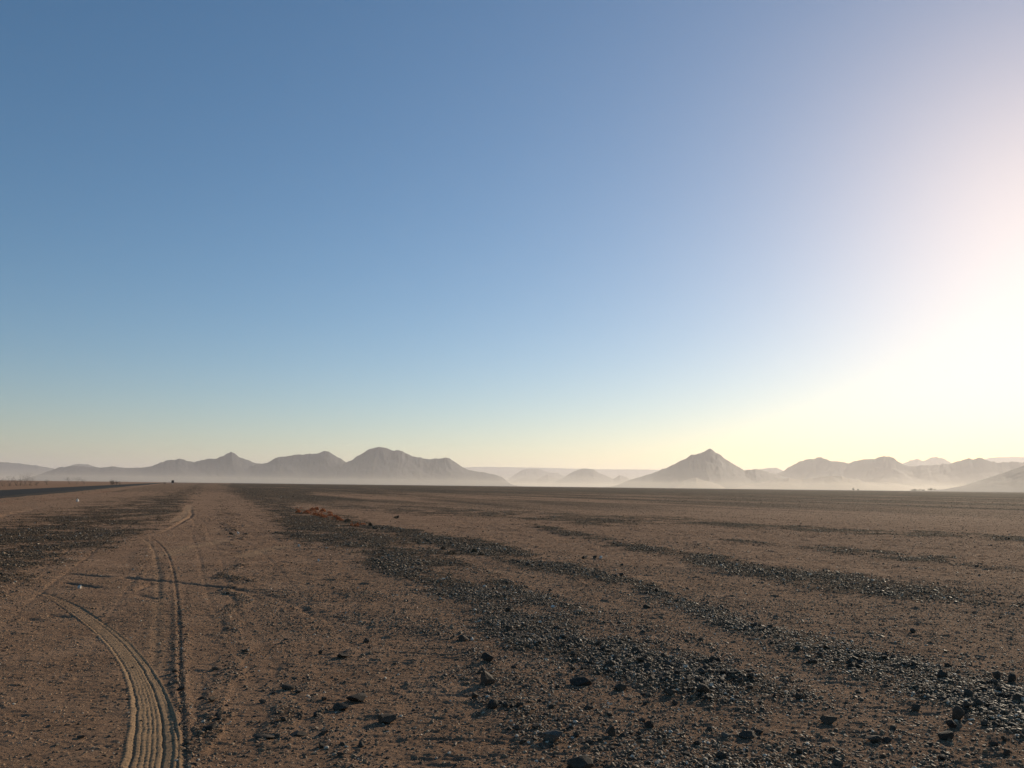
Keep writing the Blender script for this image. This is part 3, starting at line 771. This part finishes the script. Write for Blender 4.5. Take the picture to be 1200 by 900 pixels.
def mountain(name, sil, D, depth, label, material=M_rock, seed=0, rough=.12, front=.5, amp=1.0, cat='mountain'):
    """ridge line seen against the sky, with spurs and gullies falling to both sides; stands at distance D"""
    s = np.array(sil, float); px = np.linspace(s[0, 0], s[-1, 0], 420); py = np.interp(px, s[:, 0], s[:, 1])
    cxm = (s[0, 0] + s[-1, 0]) / 2; d0 = ray(cxm, 570); d0 /= math.hypot(d0[0], d0[1])
    dr = ray(px, py); t = D / (dr[:, 0] * d0[0] + dr[:, 1] * d0[1])
    X = dr[:, 0] * t; Y = dr[:, 1] * t; H = CAMH + dr[:, 2] * t
    H = np.maximum(H, 0)
    H = H + np.minimum(1, H / (.03 * D)) * amp * D * .0045 * fbm(px / 7.0, px * 0 + seed, seed, 6, .66)
    H = np.maximum(H, 0) * sstep(0, 12, np.arange(420.)) * (1 - sstep(407, 419, np.arange(420.)))
    nv = 90; vv = np.linspace(-1, 1, nv)
    # in front of the ridge the foot spreads wider than behind
    V = np.zeros((nv, 420, 3))
    for k, v in enumerate(vv):
        dep = v * depth * (front if v < 0 else .5)
        x = X + d0[0] * dep; y = Y + d0[1] * dep
        a = abs(v); base = np.clip(1 - a, 0, 1) ** 1.25 * (1 - .25 * a)
        # broaden ridge heights into a smooth mass away from the crest
        Hs = H
        kk = int(4 + a * 40); ker = np.hanning(2 * kk + 1); ker /= ker.sum(); Hs = H * (1 - min(1, a * 2)) + np.convolve(np.pad(H, kk, mode='edge'), ker, 'valid') * min(1, a * 2)
        Hs = np.minimum(Hs, H * (1 + a * .5) + 20)
        rid = 1 - np.abs(fbm(X / (D * .016) + 3 + v * .7, np.full(420, v * 2.5), seed + 20, 5, .6)) * 2
        fine_ = fbm(x / (D * .008), y / (D * .008), seed + 40, 4)
        z = Hs * base * (1 + rough * (rid - .6) * min(1, a * 4) * (1 - a * .3)) + Hs * .035 * fine_ * min(1, a * 5) * (1 - a)
        V[k, :, 0] = x; V[k, :, 1] = y; V[k, :, 2] = np.maximum(z, 0) - 3 * (a > .97) - .5
    i = np.arange(nv - 1)[:, None] * 420; j = np.arange(419)[None]
    F = np.stack([i + j, i + j + 1, i + 420 + j + 1, i + 420 + j], -1).reshape(-1, 4)
    o = put(name, mesh_np(name, V.reshape(-1, 3), F.ravel(), 4, [material], True))
    return tag(o, label, cat, kind='structure')
mountain('mountain', [(-260,560),(-200,548),(-120,540),(-60,545),(0,541),(20,542.5),(35,544.5),(50,547),(60,548),(75,553),(100,562)], 15000, 5000, 'pale ridge at the left edge behind the bare bushes', seed=1, amp=.5)
mountain('mountain', [(60,560),(75,549),(85,544.5),(93,543),(103,543.5),(112,547),(130,556)], 16000, 3000, 'pale rounded summit peeping over the left range', seed=2, amp=.4)
mountain('mountain', [(30,562),(45,556),(58,551.5),(70,547.5),(82,546),(92,545.5),(108,547),(118,548),(125,547),(135,546.5),(150,548),(167,548),(178,546),(188,541.5),(198,539),(208,537.3),(213,537),(220,540),(227,541.5),(235,539),(245,537.5),(255,535.5),(263,533),(271,529.3),(279,533.5),(288,538.5),(298,542),(310,549),(330,560)], 9600, 2800, 'long dark range with one sharp pyramid peak on the left', seed=3, amp=.5)
mountain('mountain', [(285,556),(300,543),(313,542.5),(324,536.5),(335,534),(350,532),(360,531.5),(372,530.5),(380,528.6),(386,529),(393,533.5),(402,539),(410,543),(425,556)], 9400, 2600, 'long flat-shouldered dark mountain between the pyramid peak and highest summit', seed=4, amp=.35)
mountain('mountain', [(392,556),(402,543),(410,539.5),(424,531),(431,526),(437,524),(445,523),(453,524.3),(462,527.5),(466,527),(474,529.5),(484,534),(495,536.5),(504,538.5),(510,536.5),(516,537),(521,535.5),(527,537),(535,542),(543,548),(550,551),(560,552.5),(570,554),(580,556),(588,559),(596,565)], 9200, 2800, 'highest dark mountain of the left range with two shoulders on its right', seed=5, amp=.4)
mountain('mountain', [(500,562),(540,548),(560,546.5),(600,547),(640,548),(700,549.5),(760,550),(800,551),(860,562)], 27000, 6000, 'faint flat tableland on the horizon in the centre', seed=6, amp=.15)
mountain('mountain', [(590,566),(603,556),(612,550.5),(620,549),(632,549.5),(642,553),(655,555),(672,563)], 19000, 3500, 'faint pale hill left of the small central peak', seed=7, amp=.3)
mountain('mountain', [(595,567),(605,562),(618,559),(630,561),(642,555.5),(650,560),(662,566)], 15000, 2500, 'low pale knolls at the foot of the central tableland', seed=17, amp=.3)
mountain('mountain', [(645,567),(658,561),(668,554.5),(675,551),(682,548.2),(688,548.5),(696,550),(702,554),(710,557),(718,561),(726,556.5),(734,559),(745,567)], 14000, 2800, 'small pale pointed hill standing alone in the centre', seed=8, amp=.4)
mountain('mountain', [(725,567),(742,561),(756,557),(768,552.5),(780,548.5),(786,545.5),(795,541),(803,537),(809,533),(816,532),(822,530),(828,527.5),(833,526),(838,528.5),(843,531),(850,537),(858,542),(866,547),(872,550),(885,549),(893,550.5),(902,553),(930,562),(960,570)], 8800, 3000, 'big dark pyramid mountain right of centre', seed=9, amp=.45)
mountain('mountain', [(872,558),(888,550),(900,548),(910,547.8),(918,551),(935,560)], 18000, 3000, 'faint low hill peeping out right of the big pyramid mountain', seed=10, amp=.3)
mountain('mountain', [(890,566),(905,556),(918,551),(926,547),(937,541),(948,537.5),(956,536.5),(962,535.3),(970,538),(978,540),(988,541.5),(995,542.8),(1002,539.5),(1012,538),(1024,537.2),(1032,534.8),(1042,534),(1047,535.5),(1052,540),(1060,544),(1070,545.5),(1085,545),(1100,544),(1112,543),(1122,539),(1134,537),(1142,537),(1148,535.8),(1156,538.5),(1168,541),(1182,541),(1200,541),(1230,536),(1280,528),(1350,540),(1420,560)], 11500, 3200, 'long jagged hazy range on the right', seed=11, amp=.45)
mountain('mountain', [(1045,556),(1058,543),(1068,538.5),(1075,537),(1082,540.5),(1090,536.5),(1097,534.6),(1104,536.5),(1113,541),(1125,550),(1135,560)], 19000, 3500, 'very faint pair of rounded peaks behind the jagged right range', seed=12, amp=.3)
mountain('mountain', [(1130,560),(1146,540),(1160,535.5),(1175,534.8),(1200,534.5),(1250,535),(1320,540),(1380,562)], 24000, 4000, 'very faint flat ridge behind the jagged range at the right edge', seed=13, amp=.15)
mountain('dune_hill', [(862,571),(880,567),(900,562.5),(925,559.5),(940,562),(958,559),(975,557.5),(986,557.2),(992,560),(1006,562),(1015,565.5),(1030,569),(1050,573)], 7200, 2200, 'low smooth sandy hill below the jagged right range', M_dune, seed=14, amp=.3, cat='hill')
mountain('dune_hill', [(980,572),(1000,566),(1015,564),(1030,565.5),(1042,564.5),(1060,568),(1080,572)], 8000, 1800, 'low pale sandy rise left of the hazy trees', M_dune, seed=16, amp=.3, cat='hill')
mountain('dune_hill', [(792,569),(802,562.5),(812,559.5),(816,559),(822,562),(835,565),(850,570)], 7600, 1400, 'small bright sand hill at the foot of the big pyramid mountain', M_dune, seed=15, amp=.3, cat='hill')
mountain('slope_hill', [(1095,576.5),(1113,573),(1130,568.5),(1150,562.3),(1170,555.8),(1185,550.5),(1200,545),(1240,532),(1300,517),(1360,520),(1450,545),(1520,575)], 4600, 2000, 'near dark smooth slope rising at the right edge', seed=18, amp=.2, rough=.1, cat='hill')

# ------------------------------------------------------------------ air
def volume_box(name, x0, x1, y0, y1, z0, z1, dens, color, g_, label):
    mt = bpy.data.materials.new(name); mt.use_nodes = True; n = mt.node_tree; n.nodes.clear()
    out = n.nodes.new('ShaderNodeOutputMaterial'); pv = n.nodes.new('ShaderNodeVolumePrincipled')
    pv.inputs['Density'].default_value = dens; pv.inputs['Color'].default_value = (*color, 1); pv.inputs['Anisotropy'].default_value = g_
    n.links.new(pv.outputs[0], out.inputs['Volume'])
    o = put(name, boxm(name, x0, x1, y0, y1, z0, z1, mt))
    return tag(o, label, 'haze', kind='stuff')
volume_box('haze', -46000, 46000, -46000, 46000, -4.5, 900, 4.8e-5, (.95, .91, .91), .39, 'pale haze lying over the plain and the mountains')
volume_box('dust', -40000, 40000, 3000, 40000, -4.3, 150, 0.28e-4, (.98, .90, .78), .36, 'thin upper dust drifting in front of the mountain feet')
volume_box('dust', -40000, 40000, 2900, 40000, -4.4, 48, 0.75e-4, (.98, .90, .77), .36, 'bright low dust hanging at the foot of the mountains')

# ------------------------------------------------------------------ render settings
cy = scene.cycles
cy.use_denoising = True; cy.denoiser = 'OPENIMAGEDENOISE'
cy.max_bounces = 6; cy.diffuse_bounces = 3; cy.glossy_bounces = 2; cy.transmission_bounces = 2; cy.transparent_max_bounces = 8; cy.volume_bounces = 1
cy.sample_clamp_indirect = 4
scene.render.film_transparent = False
